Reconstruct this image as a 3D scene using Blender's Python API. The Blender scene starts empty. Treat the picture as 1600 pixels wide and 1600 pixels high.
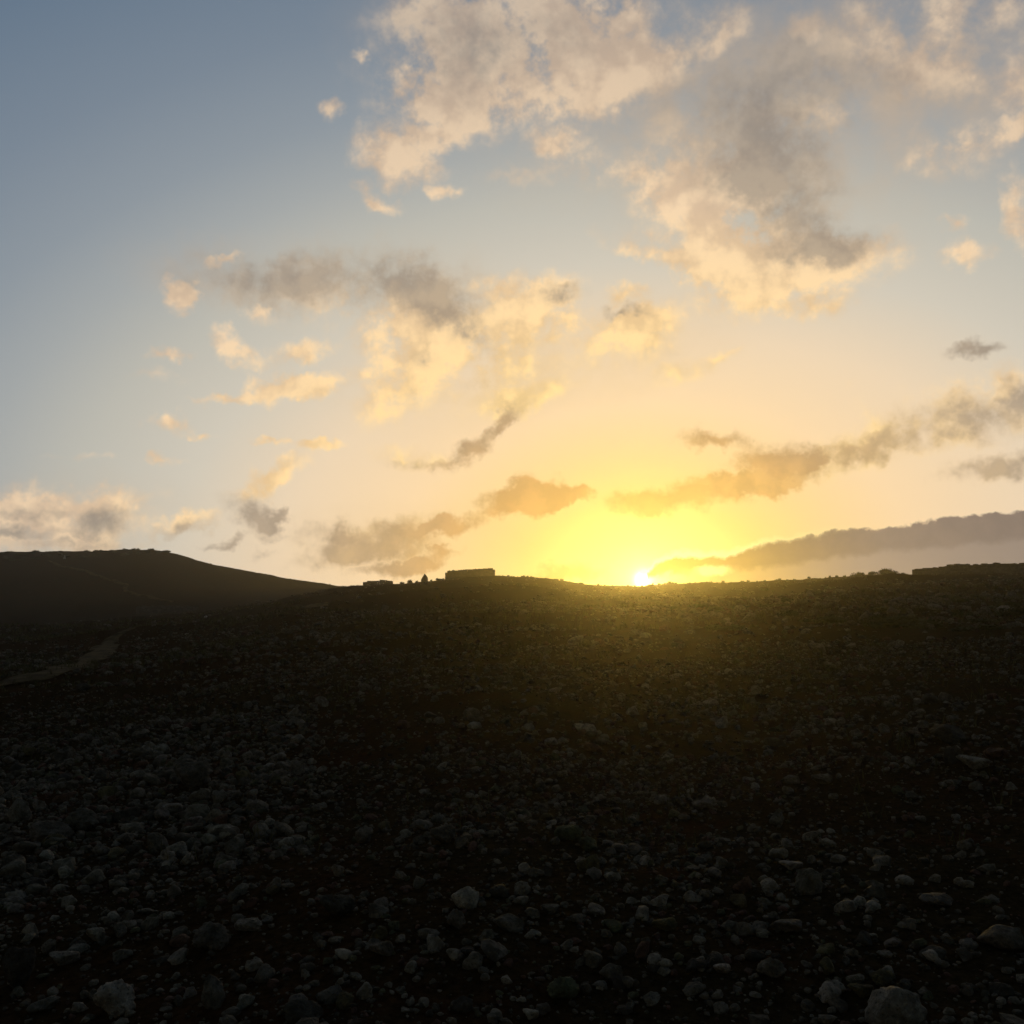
import bpy, bmesh, math, random
import numpy as np
from mathutils import Vector, Matrix, noise as mnoise

R = math.radians
random.seed(7)
rng = np.random.default_rng(7)
sc = bpy.context.scene
col = sc.collection

# ------------------------------------------------------------------ camera
EYE = 1.65
PITCH = R(8.0)
F = 800 / math.tan(R(27.5))          # focal length in photograph pixels (1600 wide)
cam = bpy.data.cameras.new('camera')
cam.angle = R(55.0)
cam.clip_start = 0.05
cam.clip_end = 5000
cam_o = bpy.data.objects.new('camera', cam)
cam_o.location = (0, 0, EYE)
cam_o.rotation_euler = (R(90) + PITCH, 0, 0)
col.objects.link(cam_o)
sc.camera = cam_o
sc.render.resolution_x = sc.render.resolution_y = 1024

# ------------------------------------------------------------------ render
sc.render.engine = 'CYCLES'
sc.cycles.use_adaptive_sampling = True
sc.cycles.adaptive_threshold = 0.015
sc.cycles.use_denoising = True
sc.cycles.max_bounces = 4
sc.cycles.diffuse_bounces = 1
sc.cycles.glossy_bounces = 2
sc.cycles.volume_bounces = 1
sc.cycles.sample_clamp_indirect = 4
sc.view_settings.view_transform = 'Standard'
sc.view_settings.look = 'None'
sc.view_settings.gamma = 1
sc.view_settings.exposure = 0.0
sc.view_settings.use_curve_mapping = False


def pdir(px, py):
    xn, yn = (px - 800) / F, (800 - py) / F
    return (xn, math.cos(PITCH) - yn * math.sin(PITCH), math.sin(PITCH) + yn * math.cos(PITCH))


def azel(px, py):
    x, y, z = pdir(px, py)
    return math.degrees(math.atan2(x, y)), math.degrees(math.atan2(z, math.hypot(x, y)))


SUN_AZ, SUN_EL = azel(1006, 906)      # degrees; where the sun stands in the sky


def lin(c):
    return tuple((v / 255 / 12.92 if v <= 10 else ((v / 255 + .055) / 1.055) ** 2.4) for v in c) + (1,)


# ------------------------------------------------------------------ world: sky and clouds
world = bpy.data.worlds.new('World')
sc.world = world
world.use_nodes = True
nt = world.node_tree
nt.nodes.clear()


def N(kind, **kw):
    n = nt.nodes.new(kind)
    for k, v in kw.items():
        setattr(n, k, v)
    return n


def put(sock, v):
    if isinstance(v, bpy.types.NodeSocket):
        nt.links.new(v, sock)
    else:
        sock.default_value = v


def M(op, a, b=None, c=None, clamp=False):
    n = N('ShaderNodeMath', operation=op, use_clamp=clamp)
    for i, v in enumerate((a, b, c)):
        if v is not None:
            put(n.inputs[i], v)
    return n.outputs[0]


def VM(op, a, b=None, out=0):
    n = N('ShaderNodeVectorMath', operation=op)
    put(n.inputs[0], a)
    if b is not None:
        put(n.inputs[1], b)
    return n.outputs[out]


def step(x, a, b, lo=0., hi=1., kind='SMOOTHSTEP'):
    n = N('ShaderNodeMapRange', interpolation_type=kind, clamp=True)
    for i, v in enumerate((x, a, b, lo, hi)):
        put(n.inputs[i], v)
    return n.outputs[0]


def mixc(f, a, b, mode='MIX'):
    n = N('ShaderNodeMix', data_type='RGBA', blend_type=mode, clamp_factor=True)
    put(n.inputs[0], f)
    put(n.inputs[6], a)
    put(n.inputs[7], b)
    return n.outputs[2]


def noise(vec, scale, detail=2, rough=.5, out=0):
    n = N('ShaderNodeTexNoise', noise_dimensions='3D')
    put(n.inputs['Vector'], vec)
    n.inputs['Scale'].default_value = scale
    n.inputs['Detail'].default_value = detail
    n.inputs['Roughness'].default_value = rough
    return n.outputs[out]


def ramp(x, stops, span):
    n = N('ShaderNodeValToRGB')
    cr = n.color_ramp
    cr.interpolation = 'B_SPLINE' if False else 'LINEAR'
    while len(cr.elements) < len(stops):
        cr.elements.new(.5)
    for e, (p, c) in zip(cr.elements, stops):
        e.position = p / span
        e.color = lin(c)
    put(n.inputs[0], M('DIVIDE', x, span))
    return n.outputs[0]


D = N('ShaderNodeTexCoord').outputs['Generated']
A = R(SUN_AZ)
az = M('ARCTAN2', VM('DOT_PRODUCT', D, (math.cos(A), -math.sin(A), 0), 1), VM('DOT_PRODUCT', D, (math.sin(A), math.cos(A), 0), 1))
az = M('MULTIPLY', az, 180 / math.pi)                      # degrees from the sun's azimuth
sepz = N('ShaderNodeSeparateXYZ')
put(sepz.inputs[0], D)
el = M('MULTIPLY', M('ARCSINE', sepz.outputs[2]), 180 / math.pi)
dE = M('SUBTRACT', el, SUN_EL)
kaz = M('MULTIPLY', az, .66)
eff = M('SQRT', M('ADD', M('MULTIPLY', kaz, kaz), M('MULTIPLY', dE, dE)))   # flattened distance from the sun
sdv = (math.sin(A) * math.cos(R(SUN_EL)), math.cos(A) * math.cos(R(SUN_EL)), math.sin(R(SUN_EL)))
th = M('MULTIPLY', M('ARCCOSINE', M('MINIMUM', VM('DOT_PRODUCT', D, sdv, 1), .9999999)), 180 / math.pi)

sky_stops = [(0, (240, 214, 128)), (2.2, (242, 212, 122)), (4.5, (245, 208, 124)), (7, (248, 211, 148)), (10, (250, 217, 172)),
             (14, (238, 214, 182)), (18, (210, 202, 186)), (22, (188, 186, 176)), (25, (164, 168, 168)), (28, (142, 151, 159)), (32, (122, 135, 149)),
             (37, (102, 120, 139)), (48, (80, 97, 122)), (70, (48, 62, 84))]
lit_stops = [(0, (255, 240, 130)), (6, (255, 222, 140)), (10, (255, 220, 152)), (15, (254, 217, 160)), (21, (238, 208, 172)),
             (28, (214, 190, 164)), (36, (192, 176, 160)), (46, (150, 142, 138)), (70, (60, 62, 70))]
dark_stops = [(0, (216, 158, 84)), (4, (214, 158, 88)), (7, (212, 162, 98)), (10, (184, 152, 114)), (14, (168, 150, 130)), (20, (158, 146, 132)),
              (28, (140, 135, 130)), (36, (124, 124, 126)), (46, (100, 104, 112)), (70, (44, 48, 58))]
sky_c = ramp(eff, sky_stops, 70)
lit_c = ramp(eff, lit_stops, 70)
dark_c = ramp(eff, dark_stops, 70)

nish = N('ShaderNodeTexSky', sky_type='NISHITA', sun_disc=False)
nish.sun_elevation = R(SUN_EL)
nish.sun_rotation = R(SUN_AZ)
nish.air_density = 1.0
nish.dust_density = 1.0
nish_c = mixc(1.0, nish.outputs[0], (.05, .05, .05, 1), 'MULTIPLY')
sky_c = mixc(step(eff, 40, 64), sky_c, nish_c)
# a little low haze colour along the skyline
sky_c = mixc(step(el, 9, 2, 0, .38), sky_c, mixc(step(eff, 8, 30), sky_c, lin((240, 208, 170))))

# clouds are placed by direction (azimuth from the sun, elevation) and broken up by noise
w1 = VM('SUBTRACT', noise(D, 9, 1, .5, 1), (.5, .5, .5))
w2 = VM('SUBTRACT', noise(D, 42, 3, .6, 1), (.5, .5, .5))
P = N('ShaderNodeCombineXYZ')
put(P.inputs[0], az)
put(P.inputs[1], el)


def scalev(v, k):
    n = N('ShaderNodeVectorMath', operation='MULTIPLY')
    put(n.inputs[0], v)
    n.inputs[1].default_value = k
    return n.outputs[0]


PW = VM('ADD', VM('ADD', P.outputs[0], scalev(w1, (1.8, 1.4, 0))), scalev(w2, (2.6, 2.0, 0)))
nf = noise(D, 20, 5, .6)
nf2 = noise(D, 75, 3, .6)
toward = N('ShaderNodeVectorMath', operation='SCALE')
put(toward.inputs[0], VM('NORMALIZE', VM('SUBTRACT', sdv, D)))
toward.inputs['Scale'].default_value = .020
relief = M('SUBTRACT', nf, noise(VM('ADD', D, toward.outputs[0]), 20, 3, .55))   # which side of a puff faces the sun


def blobs(lst):
    acc = None
    for (cx, cy, rx, ry, rot, w) in lst:
        c0 = np.array(azel(cx, cy))
        t = R(rot)
        va = np.array(azel(cx + rx * math.cos(t), cy - rx * math.sin(t))) - c0
        vb = np.array(azel(cx + ry * math.sin(t), cy + ry * math.cos(t))) - c0
        g = N('ShaderNodeTexGradient', gradient_type='SPHERICAL')
        tm = g.texture_mapping
        tm.vector_type = 'TEXTURE'
        tm.translation = (c0[0] - SUN_AZ, c0[1], 0)
        tm.rotation = (0, 0, math.atan2(va[1], va[0]))
        k = 1.85
        tm.scale = (np.hypot(*va) * k, np.hypot(*vb) * k, 1e3)
        put(g.inputs[0], PW)
        acc = M('MULTIPLY', g.outputs[1], w) if acc is None else M('MULTIPLY_ADD', g.outputs[1], w, acc)
    return acc


LIT = [
    (755, 110, 140, 85, 8, 1), (890, 95, 95, 42, 25, .9), (800, 25, 140, 50, 0, .8), (965, 18, 110, 30, 0, .6),
    (930, 140, 85, 26, 30, 1), (1040, 95, 85, 30, 35, .9), (1125, 55, 50, 20, 40, .9), (700, 160, 80, 50, 0, .8),
    (625, 245, 55, 32, -15, 1.3), (705, 217, 42, 18, 0, 1), (868, 222, 36, 22, 0, 1), (930, 258, 75, 22, 4, .9), (800, 275, 50, 14, 0, .5),
    (690, 302, 22, 11, 0, 1), (585, 305, 32, 10, -30, .8), (560, 92, 14, 10, 0, .9), (515, 165, 20, 12, -20, .7),
    (1440, 85, 100, 40, -12, 1), (1490, 12, 130, 34, 0, .8), (1590, 115, 32, 50, 0, .8), (1268, 35, 30, 22, 0, .8),
    (1490, 235, 66, 32, 10, 1), (1580, 208, 45, 15, 25, .8), (1595, 330, 22, 48, 10, 1), (1490, 355, 20, 11, 0, .9), (1503, 400, 34, 18, 8, .9),
    (1110, 300, 90, 60, -30, 1), (1150, 380, 70, 70, -40, .8), (1185, 440, 60, 42, 0, .9), (1275, 420, 100, 40, 8, 1.2), (1282, 470, 44, 20, 15, 1.1),
    (1185, 468, 42, 18, 0, 1.1), (1035, 393, 80, 17, -20, 1.2), (1270, 182, 66, 18, 0, .9), (1055, 310, 60, 36, 0, .8),
    (620, 510, 105, 36, -8, 1.1), (690, 550, 85, 46, 0, .9), (845, 478, 66, 34, 12, 1.2), (810, 500, 60, 24, 0, .8), (780, 455, 50, 20, 0, .8),
    (630, 612, 62, 40, 20, 1.1), (745, 580, 60, 40, 0, .8), (280, 460, 20, 24, 0, 1.3), (345, 400, 20, 8, 25, 1), (405, 492, 28, 12, -15, .8),
    (365, 542, 34, 16, -35, .9), (260, 550, 28, 9, 0, .8), (472, 551, 48, 17, 8, 1.1), (425, 606, 42, 18, 0, 1.2), (495, 607, 38, 15, 8, 1.1),
    (572, 585, 18, 14, 0, 1), (340, 620, 32, 8, 0, .9), (270, 661, 24, 15, 0, 1), (315, 684, 18, 6, 0, 1), (255, 725, 26, 8, 0, 1.1),
    (410, 690, 26, 7, 6, 1.1), (498, 696, 34, 9, 0, 1.1), (420, 752, 56, 17, 30, 1), (970, 464, 34, 14, 0, 1), (990, 500, 75, 26, 8, 1),
    (940, 545, 100, 40, 10, .7), (1070, 580, 44, 18, 20, .7), (1125, 551, 26, 8, 20, .7), (800, 622, 44, 20, 25, 1), (700, 620, 50, 24, 0, .6),
    (25, 772, 60, 22, 0, 1), (150, 782, 66, 17, 5, 1), (80, 822, 120, 30, 0, 1), (280, 826, 50, 14, 10, 1), (650, 714, 50, 14, -5, .8),
    (130, 715, 60, 6, 0, .5), (240, 585, 40, 10, 0, .4), (1150, 400, 60, 60, 0, .5), (1350, 700, 90, 26, 12, .5), (1580, 600, 40, 26, 20, 1),
    (1490, 640, 110, 40, 10, .6), (1330, 600, 20, 5, 0, .3), (1190, 440, 30, 14, 0, .5), (870, 600, 40, 14, 30, .5),
]
DARK = [
    (385, 432, 105, 40, -8, .9), (490, 452, 90, 34, 0, .8), (620, 440, 105, 46, -10, 1.25), (700, 490, 90, 32, -35, 1.0), (738, 532, 40, 20, -40, .9),
    (600, 415, 55, 22, 0, .8), (1195, 235, 84, 76, 0, .95), (1220, 310, 70, 84, 0, 1.0), (1268, 358, 92, 40, -18, .9), (1305, 388, 76, 17, 5, .9),
    (1290, 305, 46, 14, 15, .7), (1335, 190, 44, 20, 0, .5), (1255, 95, 170, 80, 0, .7), (1075, 225, 80, 70, 0, .55), (720, 120, 90, 60, 0, .7),
    (820, 45, 150, 55, 0, .75), (1200, 150, 90, 50, 0, .6), (1380, 120, 90, 30, 0, .4), (980, 170, 90, 30, 30, .4),
    (1518, 545, 40, 10, 6, 1.2), (1510, 648, 100, 32, 10, 1.7), (1590, 622, 40, 28, 15, 1.4), (1550, 728, 72, 17, 8, 1.6),
    (1040, 776, 62, 17, 8, 1.9), (1110, 762, 105, 18, 8, 1.7), (1195, 748, 66, 14, 4, 1.2), (1215, 716, 56, 20, 5, 1.4), (1340, 704, 76, 18, 12, 1.5),
    (1265, 728, 60, 13, 15, 1.1), (1110, 684, 50, 12, -4, 1.2), (1170, 755, 70, 10, 0, .8),
    (836, 784, 62, 18, 6, 2.3), (884, 771, 32, 19, 0, 1.9), (830, 768, 30, 18, 20, 1), (690, 827, 56, 12, 8, 1.9), (600, 838, 84, 20, 10, 1.7), (535, 842, 55, 17, 0, 1.1),
    (545, 872, 80, 14, 8, 1.7), (630, 880, 60, 11, 12, 1.8), (392, 806, 42, 20, -20, 1.2), (426, 815, 14, 13, 0, 1), (430, 841, 20, 7, 0, 1), (345, 851, 28, 7, 20, 1),
    (415, 864, 30, 7, 10, .8), (735, 702, 40, 15, 35, 1.1), (785, 652, 30, 10, 40, 1), (655, 722, 48, 8, 0, .7), (150, 818, 40, 22, 0, 1), (45, 800, 70, 12, 0, 1),
    (275, 836, 44, 10, 8, .9), (885, 899, 52, 12, 0, 1.6), (880, 462, 32, 14, 10, .8), (975, 488, 36, 8, 0, .8), (110, 850, 110, 12, 0, .9), (20, 830, 60, 12, 0, .9),
    (680, 855, 22, 6, 0, .9), (660, 572, 30, 14, 0, .5), (730, 605, 30, 10, 0, .5), (1060, 545, 40, 10, 0, .3),
]
Fl = blobs([b for b in LIT if b[2] > 58])
Fls = blobs([b for b in LIT if b[2] <= 58])
Fd = blobs([b for b in DARK if b[2] > 62])
Fds = blobs([b for b in DARK if b[2] <= 62])
Fv = blobs([(1260, 95, 230, 130, 0, .85), (1085, 230, 120, 110, 0, .65), (1480, 150, 150, 110, 0, .5), (820, 60, 180, 80, 0, .45), (450, 440, 150, 45, -5, .5), (1265, 320, 110, 100, 0, .5), (700, 480, 110, 60, -20, .4),
            (950, 545, 140, 50, 10, .4), (1440, 60, 170, 70, 0, .45), (90, 800, 150, 45, 0, .4), (600, 850, 150, 40, 5, .35), (690, 600, 120, 60, 0, .3), (930, 200, 140, 70, 20, .35)])
# the same broken cloud goes on over the rest of the sky
inside = M('MULTIPLY', M('MULTIPLY', step(az, -38, -34), step(az, 26, 22)), step(el, 40, 35))
g1 = noise(scalev(D, (1, 1, 2.2)), 3.2, 6, .6)
gen = M('MULTIPLY', step(g1, .52, .72), M('SUBTRACT', 1.0, inside))
Fl = M('ADD', Fl, gen)
Fd = M('ADD', Fd, M('MULTIPLY', gen, step(nf, .45, .6)))
brk = M('MAXIMUM', M('MULTIPLY_ADD', M('SUBTRACT', nf, .5), 4.4, .95), 0.0)
brk2 = M('MULTIPLY_ADD', M('SUBTRACT', nf2, .5), 1.3, 1.0)
Fl = M('MULTIPLY_ADD', Fd, .45, Fl)                          # dark cores sit in lit cloud
soft = M('MULTIPLY', M('MULTIPLY_ADD', M('SUBTRACT', nf, .5), 2.4, 1.0), brk2)
al = step(M('MULTIPLY', M('MULTIPLY', Fl, brk), brk2), .05, 1.2, 0, .95)
al = M('MAXIMUM', al, step(M('MULTIPLY', Fls, soft), .08, .95, 0, .95))
ad = step(M('MULTIPLY', M('MULTIPLY', Fd, M('MULTIPLY_ADD', M('SUBTRACT', nf, .5), 2.6, 1.0)), brk2), .10, 1.6, 0, .82)
ad = M('MAXIMUM', ad, step(M('MULTIPLY', Fds, soft), .10, 1.15, 0, .9))
av = M('MULTIPLY', M('MULTIPLY', Fv, step(nf, .25, .65, .3, 1.1)), .85)
sky_c = mixc(av, sky_c, mixc(.5, lit_c, dark_c))             # thin veil between the clouds
cl = mixc(al, sky_c, mixc(1.0, lit_c, mixc(step(relief, -.13, .13), (.83, .82, .84, 1), (1.10, 1.10, 1.08, 1)), 'MULTIPLY'))
cl = mixc(ad, cl, mixc(1.0, dark_c, mixc(step(relief, -.13, .13), (.92, .92, .93, 1), (1.12, 1.1, 1.07, 1)), 'MULTIPLY'))


# the long low bank to the right of the sun: its upper edge follows a curve
def curve(x, pts, x0, x1, y0, y1):
    n = N('ShaderNodeFloatCurve')
    c = n.mapping.curves[0]
    pts = sorted(((a - x0) / (x1 - x0), (b - y0) / (y1 - y0)) for a, b in pts)
    while len(c.points) < len(pts):
        c.points.new(.5, .5)
    for q, (a, b) in zip(c.points, pts):
        q.location = (min(max(a, 0), 1), min(max(b, 0), 1))
        q.handle_type = 'VECTOR'
    n.mapping.update()
    put(n.inputs['Value'], M('DIVIDE', M('SUBTRACT', x, x0), x1 - x0, clamp=True))
    return M('MULTIPLY_ADD', n.outputs[0], y1 - y0, y0)


def bank_pts(lst):
    return [(a - SUN_AZ, e) for a, e in (azel(*p) for p in lst)]


wedge = VM('ADD', P.outputs[0], scalev(w2, (.9, .75, 0)))
ws = N('ShaderNodeSeparateXYZ')
put(ws.inputs[0], wedge)
top1 = curve(ws.outputs[0], bank_pts([(1003, 910), (1010, 896), (1018, 883), (1035, 872), (1060, 866), (1112, 864), (1135, 868), (1160, 858), (1200, 846), (1255, 837), (1330, 829),
                                  (1400, 822), (1450, 811), (1505, 805), (1560, 800), (1590, 800)]) + [(22, 7.7), (30, 7.4), (60, 6.5)], 0, 60, 0, 10)
bot1 = curve(ws.outputs[0], bank_pts([(1010, 906), (1050, 898), (1120, 893), (1200, 888), (1280, 876), (1380, 862), (1480, 856), (1600, 842)]) + [(30, 5.0), (60, 4.4)], 0, 60, 0, 10)
top2 = curve(ws.outputs[0], bank_pts([(1040, 908), (1075, 902), (1130, 893), (1230, 882), (1320, 868), (1440, 856), (1600, 836)]) + [(30, 5.2), (60, 4.5)], 0, 60, 0, 10)
e_w = M('ADD', ws.outputs[1], M('MULTIPLY', M('SUBTRACT', nf2, .5), .7))
lft = step(ws.outputs[0], -.02, .2)
b2 = M('MULTIPLY', M('MULTIPLY', step(M('SUBTRACT', top2, e_w), -.7, -.1), step(ws.outputs[0], .5, 4.5)), .95)
b1e = M('SUBTRACT', top1, e_w)
b1 = M('MULTIPLY', M('MULTIPLY', step(b1e, -.03, .16), step(M('SUBTRACT', e_w, bot1), -.2, .25)), lft)
# the gap with lit cloud in the bank
gap = N('ShaderNodeTexGradient', gradient_type='SPHERICAL')
ga, ge = azel(1112, 891)
gap.texture_mapping.vector_type = 'TEXTURE'
gap.texture_mapping.translation = (ga - SUN_AZ, ge, 0)
gap.texture_mapping.scale = (1.5, .5, 1e3)
put(gap.inputs[0], wedge)
gapf = step(M('MULTIPLY', gap.outputs[1], M('MULTIPLY', brk, brk2)), .12, .9, 0, .85)
bank_c = ramp(eff, [(0, (84, 54, 14)), (2, (104, 74, 34)), (5, (130, 108, 82)), (9, (138, 122, 109)), (16, (124, 111, 103)), (40, (98, 94, 94)), (70, (50, 54, 64))], 70)
bank_c2 = ramp(eff, [(0, (140, 100, 46)), (4, (160, 130, 92)), (8, (156, 138, 124)), (15, (137, 124, 116)), (40, (116, 112, 116)), (70, (50, 54, 64))], 70)
cl = mixc(b2, cl, bank_c2)
rim = M('MULTIPLY', M('MULTIPLY', step(b1e, -.35, .0), step(b1e, .32, .05)), M('MULTIPLY', lft, step(eff, 9, 1, 0, .85)))
cl = mixc(b1, cl, mixc(step(nf2, .3, .75), bank_c, mixc(1., bank_c, (1.12, 1.1, 1.08, 1), 'MULTIPLY')))
cl = mixc(rim, cl, lin((255, 240, 170)))
cl = mixc(gapf, cl, lin((255, 226, 150)))
# the sun itself, half behind the end of the bank
open_ = M('SUBTRACT', 1.0, M('MULTIPLY', M('MAXIMUM', b1, b2), .97))
core = M('MULTIPLY', M('MULTIPLY', M('EXPONENT', M('MULTIPLY', M('MULTIPLY', th, th), -7.0)), step(nf2, .34, .6, .3, 1)), 6.0)
halo = M('MULTIPLY', M('EXPONENT', M('MULTIPLY', th, -1.7)), 1.5)
sunl = M('MULTIPLY', M('ADD', core, halo), open_)
sunv = N('ShaderNodeVectorMath', operation='SCALE')
sunv.inputs[0].default_value = (1.0, .86, .42)
put(sunv.inputs['Scale'], sunl)
glow = N('ShaderNodeVectorMath', operation='SCALE')            # yellow aureole, far brighter than the sensor could hold
glow.inputs[0].default_value = (1.0, .80, .03)
put(glow.inputs['Scale'], M('MULTIPLY', M('MULTIPLY', M('EXPONENT', M('MULTIPLY', th, -.7)), .4), M('MULTIPLY_ADD', open_, .95, .05)))
final = mixc(1.0, mixc(1.0, cl, sunv.outputs[0], 'ADD'), glow.outputs[0], 'ADD')
bg = N('ShaderNodeBackground')
put(bg.inputs[0], final)
bg.inputs[1].default_value = 1.0
nt.links.new(bg.outputs[0], N('ShaderNodeOutputWorld').inputs[0])
world.cycles.sampling_method = 'MANUAL'
world.cycles.sample_map_resolution = 1024

# ------------------------------------------------------------------ sun: setting, just under the ridge line
sun = bpy.data.lights.new('sun', 'SUN')
sun.energy = 1.0
sun.angle = R(.53)
sun.color = (1, .63, .11)
sun_o = bpy.data.objects.new('sun', sun)
col.objects.link(sun_o)
_el = R(SUN_EL + .7)
sun_o.rotation_euler = Vector((-math.sin(A) * math.cos(_el), -math.cos(A) * math.cos(_el), -math.sin(_el))).to_track_quat('-Z', 'Y').to_euler()
sun_o.location = (0, 0, 60)


# ------------------------------------------------------------------ terrain
def vnoise(x, y, seed=0):
    xi, yi = np.floor(x).astype(np.int64), np.floor(y).astype(np.int64)
    fx, fy = x - xi, y - yi
    fx, fy = fx * fx * fx * (fx * (fx * 6 - 15) + 10), fy * fy * fy * (fy * (fy * 6 - 15) + 10)

    def h(a, b):
        n = (a * 374761393 + b * 668265263 + seed * 974634777) & 0xffffffff
        n = ((n ^ (n >> 13)) * 1274126177) & 0xffffffff
        return ((n ^ (n >> 16)) & 0xffff) / 65535.
    return (h(xi, yi) * (1 - fx) + h(xi + 1, yi) * fx) * (1 - fy) + (h(xi, yi + 1) * (1 - fx) + h(xi + 1, yi + 1) * fx) * fy - .5


def tan_el(px, py):
    a, e = azel(px, py)
    return a, math.tan(R(e))


near_px = [(0, 985), (100, 975), (200, 966), (320, 957), (420, 940), (480, 927), (525, 918), (560, 915), (620, 913), (655, 910), (697, 906), (735, 903), (770, 900), (800, 901), (850, 904),
           (880, 909), (905, 913), (950, 916.5), (1000, 917), (1050, 913), (1100, 911), (1150, 910), (1200, 908), (1250, 906), (1300, 903), (1325, 901.5), (1345, 898.5), (1365, 898.5), (1388, 895), (1402, 896.5), (1414, 899.5), (1428, 900), (1500, 896), (1600, 894)]
hill_px = [(0, 864), (60, 863), (100, 864), (170, 863), (190, 861), (235, 857.5), (260, 859), (280, 866), (310, 877), (340, 885), (380, 894), (420, 901), (470, 908), (510, 913), (560, 920), (620, 930), (760, 945), (900, 960)]
na = np.array([tan_el(*p) for p in near_px])
ha = np.array([tan_el(*p) for p in hill_px])
NA = np.concatenate([[-180, -120, -80, -50, -36], na[:, 0], [36, 60, 90, 130, 180]])
NT = np.concatenate([[-.05, -.04, -.01, .008, .012], na[:, 1], [.068, .045, .01, -.035, -.05]])
HA = np.concatenate([[-180, -110, -75, -50, -36], ha[:, 0], [20, 60, 180]])
HT = np.concatenate([[-.03, -.01, .05, .082, .094], ha[:, 1], [.01, 0, -.03]])
fa = np.linspace(-180, 180, 3601)
nt_d = np.interp(fa, NA, NT)


def smooth(v, s):
    k = np.exp(-.5 * (np.arange(-4 * s, 4 * s + 1) / s) ** 2)
    return np.convolve(np.pad(v, 4 * s, mode='wrap'), k / k.sum(), 'valid')


nt_s = smooth(nt_d, 45)
nt_d = smooth(nt_d, 2)
ht_d = smooth(np.interp(fa, HA, HT), 3)
DN = np.interp(fa, [-180, -40, -28, -20, -11, 0, 20, 28, 180], [110, 100, 100, 108, 134, 135, 125, 115, 120])
DH = 205.
HB = 136.                                     # where the far hill starts to rise


def sstep(a, b, x):
    t = np.clip((x - a) / (b - a), 0, 1)
    return t * t * (3 - 2 * t)


def height(x, y):
    x, y = np.asarray(x, float), np.asarray(y, float)
    d = np.hypot(x, y)
    a = np.degrees(np.arctan2(x, y))
    Dn = np.interp(a, fa, DN)
    T = np.interp(a, fa, nt_s) + (np.interp(a, fa, nt_d) - np.interp(a, fa, nt_s)) * sstep(45, 115, d)
    s = T + EYE / Dn
    over = np.maximum(d - Dn, 0)
    z = s * np.minimum(d, Dn) + s * over - .0022 * over ** 2
    z = np.where(over > 0, np.maximum(z, s * Dn - 9 - .012 * over), z)
    Th = np.interp(a, fa, ht_d)
    zb = s * Dn - 2.0
    zt = EYE + Th * DH
    t = (d - HB) / (DH - HB)
    zh = zb + (zt - zb) * (np.clip(t, 0, 1) ** 1.15)
    oh = np.maximum(d - DH, 0)
    zh = np.maximum(zh - .0022 * oh ** 2, np.minimum(zt, zb) - 14)
    zh = np.where(d < HB, -1e3, zh)
    z = np.where(d > HB - 1, np.maximum(z, zh), z)
    # relief
    far = sstep(10, 60, d)
    edge = 1 - .75 * sstep(.75, .95, d / Dn) * (d < Dn + 20)
    z = z + far * edge * (.9 * vnoise(x / 17, y / 17, 3) + .5 * vnoise(x / 6.3, y / 6.3, 4))
    z = z + sstep(136, 160, d) * .9 * vnoise(x / 9, y / 9, 9) * (1 - .7 * sstep(185, 200, d))
    n = sstep(1.0, 4.0, d)
    z = z + n * (.16 * vnoise(x / 2.6, y / 2.6, 5) + .07 * vnoise(x / .9, y / .9, 6) + .03 * vnoise(x / .31, y / .31, 7))
    z = z + sstep(30, 100, d) * .22 * vnoise(x / 1.7, y / 1.7, 8)
    return z


def normal(x, y, e=.15):
    gx = (height(x + e, y) - height(x - e, y)) / (2 * e)
    gy = (height(x, y + e) - height(x, y - e)) / (2 * e)
    n = np.stack([-gx, -gy, np.ones_like(gx)], -1)
    return n / np.linalg.norm(n, axis=-1, keepdims=True)


_ds = np.concatenate([np.geomspace(1.5, 60, 1400), np.linspace(60.1, 300, 3000)])


def hit(px, py):
    """point of the ground seen in the photograph's pixel"""
    x, y, z = pdir(px, py)
    h = math.hypot(x, y)
    X, Y, Z = x / h * _ds, y / h * _ds, EYE + z / h * _ds
    below = np.nonzero(Z < height(X, Y))[0]
    i = below[0] if len(below) else int(np.argmin(Z - height(X, Y)))
    return X[i], Y[i], float(height(X[i], Y[i])), float(_ds[i])


# ------------------------------------------------------------------ helpers
def tag(o, label=None, cat=None, group=None, kind=None):
    if label:
        o['label'] = label
    if cat:
        o['category'] = cat
    if group:
        o['group'] = group
    if kind:
        o['kind'] = kind
    return o


def mesh_np(name, V, Fc, smooth_=True):
    V = np.asarray(V, np.float32)
    Fc = np.asarray(Fc, np.int32)
    k = Fc.shape[1]
    me = bpy.data.meshes.new(name)
    me.vertices.add(len(V))
    me.vertices.foreach_set('co', V.ravel())
    me.loops.add(Fc.size)
    me.loops.foreach_set('vertex_index', Fc.ravel())
    me.polygons.add(len(Fc))
    me.polygons.foreach_set('loop_start', np.arange(0, Fc.size, k, dtype=np.int32))
    me.polygons.foreach_set('loop_total', np.full(len(Fc), k, np.int32))
    me.update(calc_edges=True)
    me.validate()
    me.polygons.foreach_set('use_smooth', np.full(len(Fc), smooth_, bool))
    return me


def link(name, me, mat=None, parent=None):
    o = bpy.data.objects.new(name, me)
    col.objects.link(o)
    if mat and not me.materials:
        me.materials.append(mat)
    o.parent = parent
    return o


# ------------------------------------------------------------------ materials
def material(name):
    m = bpy.data.materials.new(name)
    m.use_nodes = True
    t = m.node_tree
    return m, t, t.nodes['Principled BSDF']


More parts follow.
